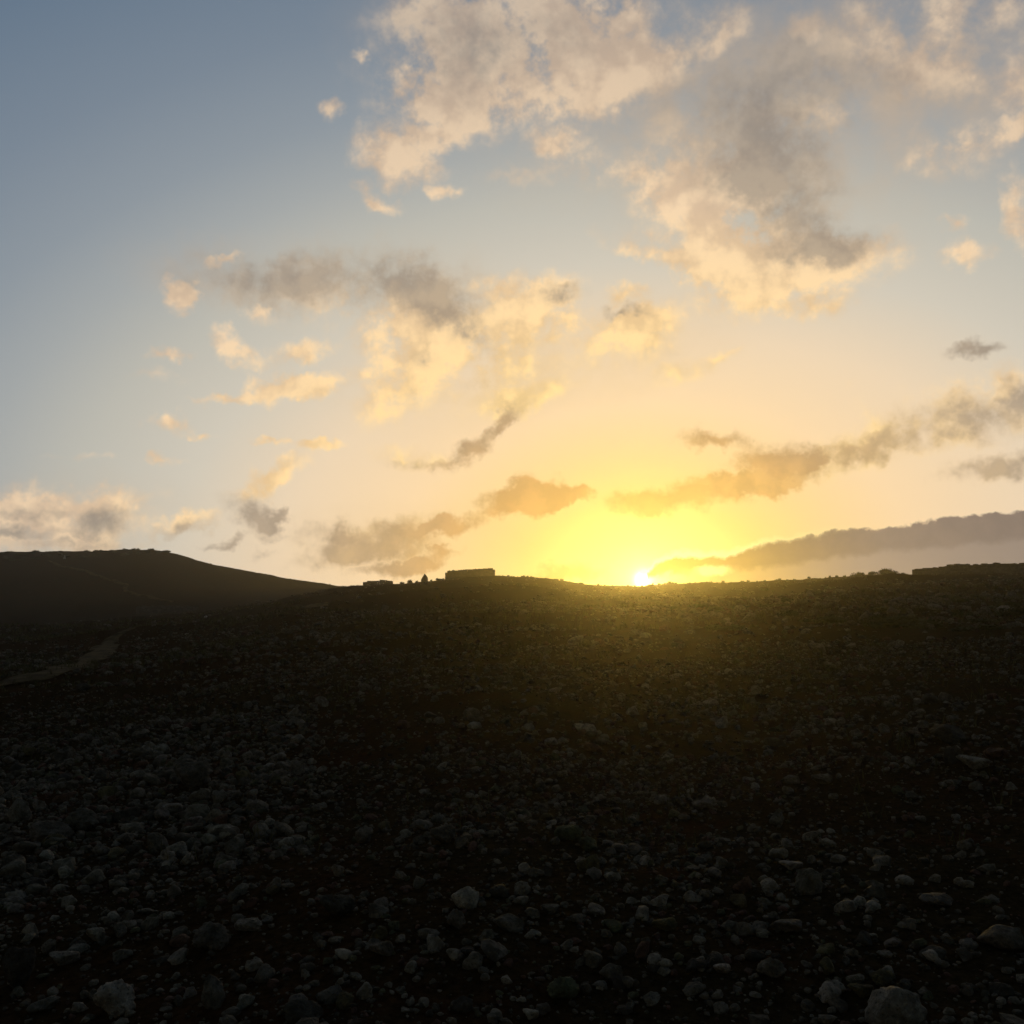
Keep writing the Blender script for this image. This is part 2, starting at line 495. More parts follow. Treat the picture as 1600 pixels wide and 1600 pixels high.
class G:
    def __init__(s, t):
        s.t = t

    def n(s, kind, **kw):
        n = s.t.nodes.new(kind)
        for k, v in kw.items():
            setattr(n, k, v)
        return n

    def put(s, sock, v):
        if isinstance(v, bpy.types.NodeSocket):
            s.t.links.new(v, sock)
        else:
            sock.default_value = v

    def noise(s, vec, scale, detail=4, rough=.55):
        n = s.n('ShaderNodeTexNoise')
        s.put(n.inputs['Vector'], vec)
        n.inputs['Scale'].default_value = scale
        n.inputs['Detail'].default_value = detail
        n.inputs['Roughness'].default_value = rough
        return n.outputs[0]

    def mix(s, f, a, b, mode='MIX'):
        n = s.n('ShaderNodeMix', data_type='RGBA', blend_type=mode)
        s.put(n.inputs[0], f)
        s.put(n.inputs[6], a)
        s.put(n.inputs[7], b)
        return n.outputs[2]

    def step(s, x, a, b, lo=0., hi=1.):
        n = s.n('ShaderNodeMapRange', interpolation_type='SMOOTHSTEP')
        for i, v in enumerate((x, a, b, lo, hi)):
            s.put(n.inputs[i], v)
        return n.outputs[0]

    def math(s, op, a, b=None):
        n = s.n('ShaderNodeMath', operation=op)
        s.put(n.inputs[0], a)
        if b is not None:
            s.put(n.inputs[1], b)
        return n.outputs[0]

    def bump(s, h, strength, dist, prev=None):
        n = s.n('ShaderNodeBump')
        n.inputs['Strength'].default_value = strength
        n.inputs['Distance'].default_value = dist
        s.put(n.inputs['Height'], h)
        if prev is not None:
            s.put(n.inputs['Normal'], prev)
        return n.outputs[0]


def c4(r, g, b):
    return (r, g, b, 1)


def rock_material():
    m, t, p = material('limestone')
    g = G(t)
    pos = g.n('ShaderNodeNewGeometry')
    obj = g.n('ShaderNodeObjectInfo')
    tc = g.n('ShaderNodeTexCoord').outputs['Object']
    P_ = pos.outputs['Position']
    r = g.math('FRACT', g.math('ADD', g.math('MULTIPLY', obj.outputs['Random'], 7.31), pos.outputs['Random Per Island']))
    r2 = g.math('FRACT', g.math('MULTIPLY', r, 13.7))
    base = g.mix(r, c4(.066, .058, .045), c4(.225, .20, .158))
    base = g.mix(g.step(r2, .84, .9), base, c4(.12, .066, .05))        # a few reddish stones
    base = g.mix(g.step(r2, .12, .06), base, c4(.10, .10, .058))       # a few olive, lichen-covered
    base = g.mix(obj.outputs['Alpha'], obj.outputs['Color'], base)     # picked-out stones carry their own tint
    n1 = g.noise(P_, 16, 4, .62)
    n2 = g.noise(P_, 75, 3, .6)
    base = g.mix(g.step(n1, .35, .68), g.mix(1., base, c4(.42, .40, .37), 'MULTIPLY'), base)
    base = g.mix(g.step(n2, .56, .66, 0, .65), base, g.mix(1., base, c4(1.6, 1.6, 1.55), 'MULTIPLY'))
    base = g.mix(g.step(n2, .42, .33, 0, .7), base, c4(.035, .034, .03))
    t.links.new(base, p.inputs['Base Color'])
    p.inputs['Roughness'].default_value = .88
    p.inputs['Specular IOR Level'].default_value = .08
    vo = g.n('ShaderNodeTexVoronoi')
    g.put(vo.inputs['Vector'], P_)
    vo.inputs['Scale'].default_value = 55
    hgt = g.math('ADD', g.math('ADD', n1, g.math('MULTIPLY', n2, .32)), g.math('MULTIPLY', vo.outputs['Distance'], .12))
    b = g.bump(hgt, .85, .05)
    t.links.new(b, p.inputs['Normal'])
    return m


def soil_material():
    m, t, p = material('dark_soil')
    g = G(t)
    P_ = g.n('ShaderNodeNewGeometry').outputs['Position']
    big = g.noise(P_, .22, 4)
    mid = g.noise(P_, 1.6, 5)
    fine = g.noise(P_, 22, 6, .65)
    c = g.mix(g.step(big, .38, .62), c4(.036, .0205, .0095), c4(.032, .023, .0115))
    c = g.mix(g.step(mid, .5, .7, 0, .8), c, c4(.050, .022, .0105))
    c = g.mix(g.step(fine, .3, .7), g.mix(1., c, c4(.5, .5, .5), 'MULTIPLY'), g.mix(1., c, c4(1.35, 1.35, 1.3), 'MULTIPLY'))
    grit = g.noise(P_, 60, 3, .7)
    c = g.mix(g.step(grit, .58, .72, 0, .8), c, c4(.06, .055, .045))
    t.links.new(c, p.inputs['Base Color'])
    p.inputs['Roughness'].default_value = .95
    p.inputs['Specular IOR Level'].default_value = 0
    hgt = g.math('ADD', g.math('ADD', mid, g.math('MULTIPLY', fine, .25)), g.math('MULTIPLY', grit, .12))
    b = g.bump(hgt, .8, .12)
    t.links.new(b, p.inputs['Normal'])
    return m


def plain_material(name, ca, cb, scale, rough=.9, bump=.02, island=False):
    m, t, p = material(name)
    g = G(t)
    ge = g.n('ShaderNodeNewGeometry')
    n1 = g.noise(ge.outputs['Position'], scale, 5, .6)
    f = g.step(n1, .35, .65)
    if island:
        f = g.math('MULTIPLY', g.math('ADD', f, ge.outputs['Random Per Island']), .5)
    t.links.new(g.mix(f, c4(*ca), c4(*cb)), p.inputs['Base Color'])
    p.inputs['Roughness'].default_value = rough
    p.inputs['Specular IOR Level'].default_value = .02
    t.links.new(g.bump(n1, .6, bump), p.inputs['Normal'])
    return m


MAT_ROCK = rock_material()
MAT_SOIL = soil_material()
MAT_PATH = plain_material('trodden_earth', (.030, .021, .009), (.092, .066, .028), 2.2, .95, .04)
MAT_WALL = plain_material('field_stone', (.035, .031, .025), (.085, .077, .062), 4.0, .9, .05, True)
MAT_LEAF = plain_material('scrub_leaf', (.022, .030, .012), (.05, .058, .024), 8.0, .7, .01, True)
MAT_WOOD = plain_material('scrub_wood', (.04, .03, .02), (.07, .055, .04), 20.0)
MAT_GRASS = plain_material('dry_grass', (.05, .048, .02), (.11, .098, .045), 5.0, .8, .01, True)
MAT_PALE = plain_material('pale_stone', (.3, .29, .27), (.5, .49, .46), 6.0, .85, .03)

# ------------------------------------------------------------------ ground sheet
azs = np.radians(np.concatenate([np.arange(-180, -44, 2.0), np.arange(-44, 44, .16), np.arange(44, 180, 2.0)]))
ds = np.concatenate([[.05, .4, .8], np.geomspace(1.2, 40, 190), np.linspace(40.8, 160, 150), np.linspace(161.5, 250, 60), np.linspace(256, 420, 18)])
AA, DD = np.meshgrid(azs, ds, indexing='ij')
X, Y = np.sin(AA) * DD, np.cos(AA) * DD
Z = height(X, Y)
na_, nd_ = AA.shape
idx = np.arange(na_ * nd_).reshape(na_, nd_)
nx = np.roll(idx, -1, 0)
quads = np.stack([idx[:, :-1], nx[:, :-1], nx[:, 1:], idx[:, 1:]], -1)[..., ::-1].reshape(-1, 4)
V = np.stack([X, Y, Z], -1).reshape(-1, 3)
cen = len(V)
V = np.vstack([V, [[0, 0, float(height(0., .001))]]])
gm = mesh_np('ground', V, quads[:, ::-1])
ground = tag(link('ground', gm, MAT_SOIL), 'dark stony slope rising to the ridge', kind='structure')
# make the faces look up
gm.calc_loop_triangles()
if gm.polygons[len(gm.polygons) // 2].normal.z < 0:
    gm.flip_normals()


def strip(name, px_pts, widths, lift, label, mat=MAT_PATH, sub=14):
    pts = np.array([hit(*p)[:2] for p in px_pts])
    tt = np.linspace(0, len(pts) - 1, (len(pts) - 1) * sub + 1)
    xs = smooth1(np.interp(tt, range(len(pts)), pts[:, 0]), sub // 2)
    ys = smooth1(np.interp(tt, range(len(pts)), pts[:, 1]), sub // 2)
    ws_ = np.interp(tt, range(len(pts)), widths)
    tx, ty = np.gradient(xs), np.gradient(ys)
    l = np.hypot(tx, ty) + 1e-9
    nxv, nyv = -ty / l, tx / l
    K = 9
    Vv = []
    for j in range(K):
        u = (j / (K - 1) - .5)
        jit = (vnoise(xs / 1.3 + 50 * (u > 0), ys / 1.3, 21) * 1.5) * abs(u) * 2
        off = ws_ * (u * (1 + jit))
        x_, y_ = xs + nxv * off, ys + nyv * off
        Vv.append(np.stack([x_, y_, height(x_, y_) + lift * (1 - .5 * (abs(u) > .49))], -1))
    Vv = np.stack(Vv, 1)
    n_ = len(xs)
    ii = np.arange(n_ * K).reshape(n_, K)
    q = np.stack([ii[:-1, :-1], ii[1:, :-1], ii[1:, 1:], ii[:-1, 1:]], -1).reshape(-1, 4)
    me = mesh_np(name, Vv.reshape(-1, 3), q)
    if me.polygons[0].normal.z < 0:
        me.flip_normals()
    return tag(link(name, me, mat), label, kind='structure')


def smooth1(v, s):
    k = np.ones(2 * s + 1) / (2 * s + 1)
    return np.convolve(np.pad(v, s, mode='edge'), k, 'valid')


strip('footpath', [(-60, 1086), (0, 1073), (60, 1060), (120, 1042), (150, 1025), (165, 1006), (188, 990), (215, 980)], [.9, .9, .9, .85, .8, .75, .55, .15], .045, 'pale trodden path curving across the field at left')
strip('hill_track', [(72, 874), (110, 888), (150, 900), (180, 909), (200, 916), (192, 924), (215, 931), (245, 938), (275, 943)], [.7] * 9, .2, 'thin pale track zigzagging down the far left hill')
strip('ridge_track', [(478, 953), (492, 948), (508, 944)], [1.6, 1.6, 1.6], .12, 'short pale track below the notch in the skyline')


# ------------------------------------------------------------------ stones
def ico(sub):
    bm = bmesh.new()
    bmesh.ops.create_icosphere(bm, subdivisions=sub, radius=1)
    v = np.array([q.co[:] for q in bm.verts])
    f = np.array([[q.index for q in fc.verts] for fc in bm.faces])
    bm.free()
    return v, f


ICO = {s: ico(s) for s in (1, 2, 3, 4, 5)}


def rock_shape(seed, sub, rough=1.0):
    """unit rock: a sphere cut by random planes, then worn and pitted"""
    r_ = np.random.default_rng(seed)
    v, f = ICO[sub]
    n_pl = r_.integers(8, 14)
    pn = r_.normal(size=(n_pl, 3))
    pn /= np.linalg.norm(pn, axis=1, keepdims=True)
    off = r_.uniform(.42, .86, n_pl)
    proj = v @ pn.T
    lim = np.where(proj > .05, off / np.maximum(proj, .05), 9)
    kk = 24.0
    rad = -np.log(np.exp(-kk * np.minimum(lim, 1.3)).sum(1) + np.exp(-kk * 1.0)) / kk
    out = v * rad[:, None]
    o = Vector(r_.uniform(-50, 50, 3))
    res = np.empty_like(out)
    for i, p in enumerate(out):
        P3 = Vector(p)
        d_ = .15 * mnoise.noise(P3 * 1.5 + o) + .06 * mnoise.noise(P3 * 4.1 + o)
        if sub > 2:
            d_ += rough * (.05 * mnoise.noise(P3 * 9 + o) - .05 * max(0, mnoise.noise(P3 * 6.3 - o) - .15) * 2)
        if sub > 3:
            d_ += rough * .025 * mnoise.noise(P3 * 19 + o)
        res[i] = p * (1 + d_)
    res -= (res.max(0) + res.min(0)) / 2
    res /= (res.max(0) - res.min(0)) / 2
    return res, f


HI = [mesh_np('rock_shape', *rock_shape(100 + i, 4, 1.0 + .8 * (i % 3))) for i in range(12)]
MID = [mesh_np('stone_shape', *rock_shape(300 + i, 3, 1.2)) for i in range(18)]
for me in HI + MID:
    me.materials.append(MAT_ROCK)

GROUP = 'loose stones scattered over the dark slope'
n_single = 0
placed = []                                  # x, y, radius of the hand-placed rocks


TONES = {'bright': (.42, .385, .315), 'pale': (.27, .242, .194), 'grey': (.15, .135, .108), 'dark': (.066, .06, .048), 'red': (.115, .064, .044), 'olive': (.115, .10, .052), 'green': (.09, .10, .056)}
handles = []


def tint(o, tone):
    k = random.uniform(.85, 1.15)
    o.color = tuple(c * k * random.uniform(.97, 1.03) for c in TONES[tone]) + (0,)


def rock(px, py, w, h, tilt=0, shape=0, label=None, tone='grey', handle='', spin=None, name='rock'):
    """a rock whose outline in the photograph is w by h pixels about (px, py)"""
    global n_single
    x, y, z, d = hit(px, py + h * .42)
    dist = math.hypot(d, EYE - z)
    sx = w / F * dist / 2
    sz = h / F * dist / 2 * 1.12
    o = link(name, HI[shape % len(HI)])
    o.scale = (sx, sx * random.uniform(.75, .95), sz)
    o.location = (x, y + sx * .35, z + sz * .72)
    o.rotation_euler = (random.uniform(-.15, .15), R(-tilt), random.uniform(-.35, .35) if spin is None else spin)
    tag(o, label, 'rock', GROUP)
    tint(o, tone)
    handles.append((px, py, handle))
    placed.append((x, y + sx * .35, sx))
    n_single += 1
    return o


ROCKS = [
    (726, 1407, 40, 30, -20, 0, 'smooth rounded pale rock, brightest one in the middle foreground', 'bright', 'smooth brightest rock'),
    (1404, 1583, 80, 46, 4, 1, 'large angular grey rock cut by the bottom edge at right', 'pale', 'large bottom-edge rock at right'),
    (175, 1569, 58, 42, -12, 5, 'large knobbly pale rock at the bottom edge at left', 'pale', 'large knobbly rock at lower left'),
    (327, 1559, 34, 42, 35, 2, 'upright leaning slab of rock near the bottom edge, left of centre', 'grey', 'leaning slab'),
    (95, 1503, 40, 18, 0, 3, 'low humped pale rock above the pitted bar-shaped one at lower left', 'pale', 'low humped rock'),
    (146, 1466, 25, 20, 0, 4, 'small round-topped pale rock above a flat one at lower left', 'pale', 'round-topped rock'),
    (115, 1489, 32, 11, -4, 6, 'flat narrow stone just under the round-topped one at lower left', 'grey', 'flat narrow stone'),
    (74, 1484, 24, 18, 10, 7, 'small speckled rock left of the flat narrow stone', 'grey', 'speckled rock'),
    (18, 1526, 42, 54, -10, 8, 'dark tall slab at the left edge near the bottom', 'dark', 'dark slab at left edge'),
    (397, 1511, 26, 16, 0, 9, 'pale rock with a bright top right of the leaning slab', 'pale', 'bright-topped rock'),
    (385, 1449, 38, 18, -6, 10, 'broad low pale rock left of centre in the foreground', 'pale', 'broad low rock'),
    (512, 1559, 36, 22, 0, 2, 'rough pitted rock near the bottom edge, left of centre', 'grey', 'rough pitted rock'),
    (468, 1588, 56, 28, 0, 11, 'wide dark rock cut by the bottom edge left of centre', 'dark', 'wide dark rock'),
    (327, 1470, 52, 36, 8, 5, 'knobbly rock cluster-shaped and grey above the leaning slab', 'grey', 'cluster-shaped rock'),
    (60, 1574, 40, 14, 8, 6, 'pitted bar-shaped stone in the bottom left corner', 'grey', 'bar-shaped stone'),
    (365, 1327, 32, 27, 0, 7, 'blocky rock with a pointed top in the left foreground', 'grey', 'pointed blocky rock'),
    (430, 1382, 16, 15, 0, 0, 'small round pale stone left of the middle', 'pale', 'small round stone left of middle'),
    (526, 1363, 20, 17, -20, 4, 'small pale stone with a slanted top left of the middle', 'pale', 'slant-topped stone'),
    (292, 1216, 54, 42, 0, 8, 'biggest mound-like boulder in the rubble at left', 'grey', 'mound-like boulder'),
    (342, 1248, 20, 20, 0, 9, 'squarish stone beside the mound-like boulder at left', 'grey', 'squarish stone'),
    (310, 1246, 30, 20, 0, 10, 'ragged stone at the foot of the mound-like boulder', 'grey', 'ragged stone'),
    (265, 1267, 32, 16, 5, 3, 'flat pale stone below the mound-like boulder', 'pale', 'flat stone under the boulder'),
    (124, 1287, 46, 32, 5, 5, 'large grey lump in the middle of the left rubble', 'grey', 'large grey lump'),
    (70, 1303, 56, 26, 0, 11, 'wide low rock in the left rubble near the picture edge', 'grey', 'wide low rubble rock'),
    (24, 1270, 36, 30, 0, 1, 'rounded boulder at the left edge of the rubble', 'grey', 'rounded left-edge boulder'),
    (93, 1181, 32, 20, 0, 2, 'flat-topped rock at the top of the left rubble', 'grey', 'flat-topped rubble rock'),
    (815, 1390, 26, 20, 15, 1, 'angular pale rock right of the smooth brightest rock', 'pale', 'angular pale rock'),
    (794, 1446, 48, 22, -10, 0, 'long rounded rock sloping down right, below the middle', 'grey', 'long rounded rock'),
    (860, 1423, 28, 15, 0, 3, 'low oval stone right of the long rounded rock', 'grey', 'low oval stone'),
    (713, 1440, 28, 26, 0, 5, 'porous knobbly stone just under the smooth brightest rock', 'grey', 'porous knobbly stone'),
    (568, 1307, 28, 24, 0, 7, 'peaked stone left of the middle', 'grey', 'peaked stone'),
    (692, 1309, 40, 26, 8, 8, 'lumpy stone above the middle foreground', 'grey', 'lumpy stone'),
    (722, 1318, 22, 18, 0, 9, 'small blunt stone touching the lumpy one', 'grey', 'small blunt stone'),
    (663, 1291, 30, 14, -32, 6, 'slanted oblong stone above the lumpy one', 'grey', 'slanted oblong stone'),
    (888, 1304, 42, 24, -8, 10, 'broad greenish lump right of the middle', 'green', 'broad greenish lump'),
    (920, 1321, 32, 20, 0, 11, 'greenish stone just below the broad greenish lump', 'green', 'lower greenish stone'),
    (920, 1352, 36, 24, 0, 2, 'dull olive stone two below the broad greenish lump', 'olive', 'dull olive stone'),
    (773, 1491, 46, 20, -42, 6, 'long stone lying diagonally in the centre foreground', 'grey', 'diagonal stone'),
    (594, 1489, 36, 20, 10, 4, 'grey stone left of the diagonal one in the foreground', 'grey', 'grey stone by the diagonal one'),
    (955, 1522, 34, 20, 0, 0, 'rounded grey stone right of centre near the bottom', 'grey', 'rounded grey stone'),
    (570, 1552, 24, 22, -15, 1, 'small blocky pale stone near the bottom, left of centre', 'pale', 'small blocky stone'),
    (881, 1550, 46, 28, 15, 5, 'rough mossy rock near the bottom right of centre', 'green', 'rough mossy rock'),
    (829, 1588, 24, 14, 0, 3, 'small flat pale stone on the bottom edge in the centre', 'pale', 'flat bottom-edge stone'),
    (850, 1580, 22, 16, 0, 9, 'small round stone behind the flat one on the bottom edge', 'grey', 'small round bottom stone'),
    (1020, 1566, 26, 18, 0, 7, 'angular stone near the bottom right of centre', 'grey', 'angular bottom stone'),
    (1039, 1449, 38, 18, 8, 4, 'olive stone to the right in the middle foreground', 'olive', 'olive stone at right'),
    (524, 1421, 54, 30, -4, 8, 'broad dark porous rock left of the brightest rock', 'dark', 'dark porous rock'),
    (1570, 1472, 56, 28, 0, 0, 'wide smooth boulder at the right edge near the bottom', 'grey', 'wide smooth boulder'),
    (1267, 1382, 40, 36, 0, 1, 'upright block of rock standing in the right foreground', 'grey', 'upright block'),
    (1238, 1356, 34, 13, 0, 3, 'flat pale stone above the upright block at right', 'pale', 'flat stone above the block'),
    (1218, 1337, 28, 15, 0, 10, 'rounded stone behind the flat pale one at right', 'grey', 'stone behind the flat one'),
    (1215, 1279, 28, 20, 15, 2, 'small tilted rock in the right middle distance', 'grey', 'small tilted rock'),
    (1236, 1220, 28, 13, 0, 0, 'low rounded stone far up the slope at right', 'grey', 'low far-up stone'),
    (1525, 1195, 44, 18, -8, 3, 'long pale boulder beside the dark hump at right', 'pale', 'long pale boulder'),
    (1491, 1183, 26, 26, 0, 9, 'dark upright boulder left of the long pale one at right', 'dark', 'dark upright boulder'),
    (1561, 1180, 32, 16, -5, 10, 'reddish boulder near the right edge', 'red', 'reddish boulder'),
    (1490, 1150, 56, 26, 0, 11, 'dark hump of rock up the slope near the right edge', 'dark', 'dark hump'),
    (1472, 1410, 48, 16, -12, 6, 'flat slab lying in the right foreground', 'grey', 'flat slab at right'),
    (1141, 1449, 26, 14, 0, 0, 'small oval stone below centre at right', 'grey', 'small oval stone'),
    (1232, 1452, 52, 18, -5, 4, 'long low stone below the upright block at right', 'grey', 'long low stone'),
    (1208, 1517, 42, 24, 8, 5, 'ragged rock left of the large bottom-edge rock at right', 'grey', 'ragged rock at right'),
    (1348, 1554, 34, 17, 0, 3, 'smooth olive stone above the large bottom-edge rock at right', 'olive', 'smooth olive stone'),
    (1383, 1534, 34, 20, 0, 7, 'yellowish stone just above the large bottom-edge rock at right', 'olive', 'yellowish stone'),
    (1162, 1386, 30, 20, 8, 2, 'reddish stone left of the upright block at right', 'red', 'reddish stone'),
    (1288, 1221, 32, 15, 0, 8, 'pair-like lump up the slope at right', 'grey', 'pair-like lump'),
    (1100, 1258, 32, 15, 0, 10, 'low double-humped stone up the slope right of centre', 'grey', 'double-humped stone'),
]
for r_ in ROCKS:
    rock(*r_)

# random stones: positions, sizes
cand = []


def scatter(n, d0, d1, a0, a1, s_med, s_sig, s_min, s_max, mask=None):
    d = np.sqrt(rng.uniform(d0 * d0, d1 * d1, n))
    a = np.radians(rng.uniform(a0, a1, n))
    x, y = np.sin(a) * d, np.cos(a) * d
    s = np.clip(s_med * np.exp(rng.normal(0, s_sig, n)), s_min, s_max)
    patch = vnoise(x / 3.1, y / 3.1, 31) + .6 * vnoise(x / 1.1, y / 1.1, 32) + .9 * sstep(10, 30, d) * vnoise(x / 8.5, y / 8.5, 33)
    keep = rng.uniform(-.55, .25, n) < patch if mask is None else mask(x, y)
    return np.stack([x, y, s], 1)[keep]


cand.append(scatter(32000, 2.4, 9, -38, 38, .0095, .66, .004, .048))       # half-widths in metres
cand.append(scatter(25000, 9, 22, -36, 36, .019, .55, .010, .095))
cand.append(scatter(15000, 20, 52, -34, 34, .045, .5, .024, .22))
cand.append(scatter(6500, 50, 134, -33, 33, .08, .42, .05, .26))
cand.append(scatter(5200, 6.0, 14, -32, -11, .024, .52, .010, .095, mask=lambda x, y: rng.uniform(0, 1, len(x)) < .75))   # rubble at left
cand.append(scatter(1300, 28, 80, 8, 30, .11, .45, .06, .28))                # outcrop at right
C = np.vstack(cand)
# keep clear of the hand-placed rocks and of the path
pl = np.array(placed)
dd = np.hypot(C[:, None, 0] - pl[None, :, 0], C[:, None, 1] - pl[None, :, 1])
C = C[((dd > pl[None, :, 2] * .75 + C[:, None, 2]) | (C[:, None, 2] < .01)).all(1)]
path_obj = bpy.data.objects['footpath']
pv = np.array([v.co[:2] for v in path_obj.data.vertices])[4::9]
dp = np.min(np.hypot(C[:, None, 0] - pv[None, ::2, 0], C[:, None, 1] - pv[None, ::2, 1]), 1)
C = C[(dp > .75) | (C[:, 2] < .045)]
dist = np.hypot(C[:, 0], C[:, 1])
apx = C[:, 2] / dist * F * 2                                   # width in photograph pixels
zc = height(C[:, 0], C[:, 1])
# in view?
vx, vy, vz = C[:, 0], C[:, 1], zc - EYE
fw = vy * math.cos(PITCH) + vz * math.sin(PITCH)
up = -vy * math.sin(PITCH) + vz * math.cos(PITCH)
sx_, sy_ = 800 + F * vx / fw, 800 - F * up / fw
inview = (sx_ > 5) & (sx_ < 1595) & (sy_ < 1594) & (sy_ > 900)
order = np.argsort(-apx * inview)
N_IND = 300 - n_single
solo = np.zeros(len(C), bool)
solo[order[:N_IND]] = True


ORD = ['closest', 'second closest', 'third closest', 'fourth closest', 'fifth closest', 'sixth closest', 'seventh closest', 'eighth closest', 'ninth closest']
WORD = {'pale': 'pale', 'grey': 'grey', 'dark': 'dark', 'red': 'reddish', 'olive': 'olive', 'green': 'greenish'}
singles = []
for k, i in enumerate(np.nonzero(solo)[0]):
    x, y, s = C[i]
    o = link('stone', MID[k % len(MID)])
    fl = random.uniform(.5, .85)
    o.scale = (s, s * random.uniform(.7, 1), s * fl)
    o.location = (x, y, zc[i] + s * fl * random.uniform(.25, .55))
    o.rotation_euler = (random.uniform(-.3, .3), random.uniform(-.3, .3), random.uniform(0, 6.28))
    tone = random.choices(list(TONES), (0, 30, 46, 12, 5, 5, 2))[0]
    tint(o, tone)
    dxs = [(math.hypot(sx_[i] - hx, sy_[i] - hy), hx, hy, hn) for hx, hy, hn in handles]
    dm, hx, hy, hn = min(dxs)
    ux, uy = sx_[i] - hx, sy_[i] - hy
    rel = ('right of' if ux > 0 else 'left of') if abs(ux) > abs(uy) else ('below' if uy > 0 else 'above')
    singles.append((tone, rel, hn, dm, o))
for key in sorted({q[:3] for q in singles}):
    for n_, q in enumerate(sorted((q for q in singles if q[:3] == key), key=lambda q: q[3])):
        o_ = ORD[n_] if n_ < len(ORD) else 'farther'
        tag(q[4], o_ + ' ' + WORD[key[0]] + ' stone ' + key[1] + ' the ' + key[2], 'stone', GROUP)

# the thousands of smaller stones: real stones joined in one object
LOW = {s: [rock_shape(500 + 50 * s + i, s) for i in range(24)] for s in (1, 2)}
VV, FF, base = [], [], 0
rest = np.nonzero(~solo)[0]
for i in rest:
    x, y, s = C[i]
    sub = 2 if apx[i] > 11 and inview[i] else 1
    v, f = LOW[sub][rng.integers(24)]
    a = rng.uniform(0, 6.28)
    ca, sa = math.cos(a), math.sin(a)
    fl = rng.uniform(.45, .85)
    q = v * (s, s * rng.uniform(.65, 1), s * fl)
    t1 = rng.uniform(-.35, .35)
    ct, st = math.cos(t1), math.sin(t1)
    q = np.stack([q[:, 0] * ct - q[:, 2] * st, q[:, 1], q[:, 0] * st + q[:, 2] * ct], 1)
    q = np.stack([q[:, 0] * ca - q[:, 1] * sa, q[:, 0] * sa + q[:, 1] * ca, q[:, 2]], 1)
    VV.append(q + (x, y, zc[i] + s * fl * rng.uniform(.15, .6)))
    FF.append(f + base)
    base += len(v)
rubble = link('loose_rubble', mesh_np('loose_rubble', np.concatenate(VV), np.concatenate(FF), False), MAT_ROCK)   # broken faces, not worn ones
tag(rubble, 'countless small grey stones covering the dark slope', 'stones', kind='stuff')


# ------------------------------------------------------------------ things on the skyline
def crest(px, lift=0.0, back=0.0):
    """ground point on the ridge in the direction of a photograph column"""
    a = azel(px, 910)[0]
    d = float(np.interp(a, fa, DN)) + back
    x, y = math.sin(R(a)) * d, math.cos(R(a)) * d
    return np.array([x, y, float(height(x, y)) + lift]), d


def block(bm, c, ax, size, jit, r_):
    """a rough squared stone: centre, direction along the wall, (length, depth, height)"""
    ax = np.array([ax[0], ax[1], 0]) / math.hypot(ax[0], ax[1])
    ay = np.array([-ax[1], ax[0], 0])
    vs = []
    for sz in (-1, 1):
        for (sx, sy) in ((-1, -1), (1, -1), (1, 1), (-1, 1)):
            p = np.array(c) + ax * sx * size[0] / 2 + ay * sy * size[1] / 2 + np.array([0, 0, sz * size[2] / 2])
            vs.append(bm.verts.new(p + r_.uniform(-jit, jit, 3)))
    for q in ((3, 2, 1, 0), (4, 5, 6, 7), (0, 1, 5, 4), (1, 2, 6, 5), (2, 3, 7, 6), (3, 0, 4, 7)):
        bm.faces.new([vs[i] for i in q])


def bm_mesh(name, bm):
    me = bpy.data.meshes.new(name)
    bm.to_mesh(me)
    bm.free()
    return me


def wall_run(bm, p0, p1, z0f, topf, depth, r_, sl=.42, sh=.2):
    """courses of rough stones from p0 to p1 between the ground and the top line"""
    p0, p1 = np.array(p0[:2]), np.array(p1[:2])
    L = np.linalg.norm(p1 - p0)
    ax = (p1 - p0) / L
    zmin = min(z0f(t) for t in np.linspace(0, 1, 12)) - .2
    zmax = max(topf(t) for t in np.linspace(0, 1, 12))
    n = max(1, int((zmax - zmin) / sh))
    for k in range(n + 1):
        z = zmin + (k + .5) * sh
        u = -r_.uniform(0, sl)
        while u < L:
            ln = sl * r_.uniform(.6, 1.5)
            a, b = max(u, 0), min(u + ln, L)
            t = (a + b) / 2 / L
            if b - a > .06 and z0f(t) - .3 < z < topf(t) + .02:
                top = min(z + sh / 2, topf(t))
                if top - (z - sh / 2) > .03:
                    c = p0 + ax * (a + b) / 2
                    block(bm, (c[0], c[1], (z - sh / 2 + top) / 2), ax, (b - a - .015, depth * r_.uniform(.86, 1.08), top - z + sh / 2 - .01), .022, r_)
            u += ln


def dry_wall(px_pts, heights, label, depth=.55, seed=1, on_crest=True, name='dry_stone_wall', group=None):
    r_ = np.random.default_rng(seed)
    pts = [crest(p)[0] if on_crest else np.array(hit(*p)[:3]) for p in px_pts]
    bm = bmesh.new()
    base = pts[0].copy()
    for (a, b, ha_, hb_) in zip(pts[:-1], pts[1:], heights[:-1], heights[1:]):
        def g0(t, a=a, b=b):
            q = a + (b - a) * t
            return float(height(q[0], q[1]))

        def tp(t, a=a, b=b, ha_=ha_, hb_=hb_):
            return g0(t) + ha_ + (hb_ - ha_) * t + .06 * math.sin(t * 23 + a[0])
        wall_run(bm, a, b, g0, tp, depth, r_)
    bmesh.ops.translate(bm, verts=bm.verts, vec=-Vector(base))
    o = link(name, bm_mesh(name, bm), MAT_WALL)
    o.location = base
    return tag(o, label, 'wall', group)


dry_wall([(1428), (1470), (1510), (1560), (1640)], [.85, .95, 1.0, 1.05, .9], 'long dry stone wall along the skyline at the right edge', seed=3)
dry_wall([(567), (590), (614)], [.5, .62, .5], 'short flat-topped dry stone wall on the skyline left of the pointed stone', seed=4)
dry_wall([(212, 958), (260, 956), (310, 953)], [1.0, .95, .7], 'dark low wall across the foot of the far left hill', seed=5, on_crest=False)


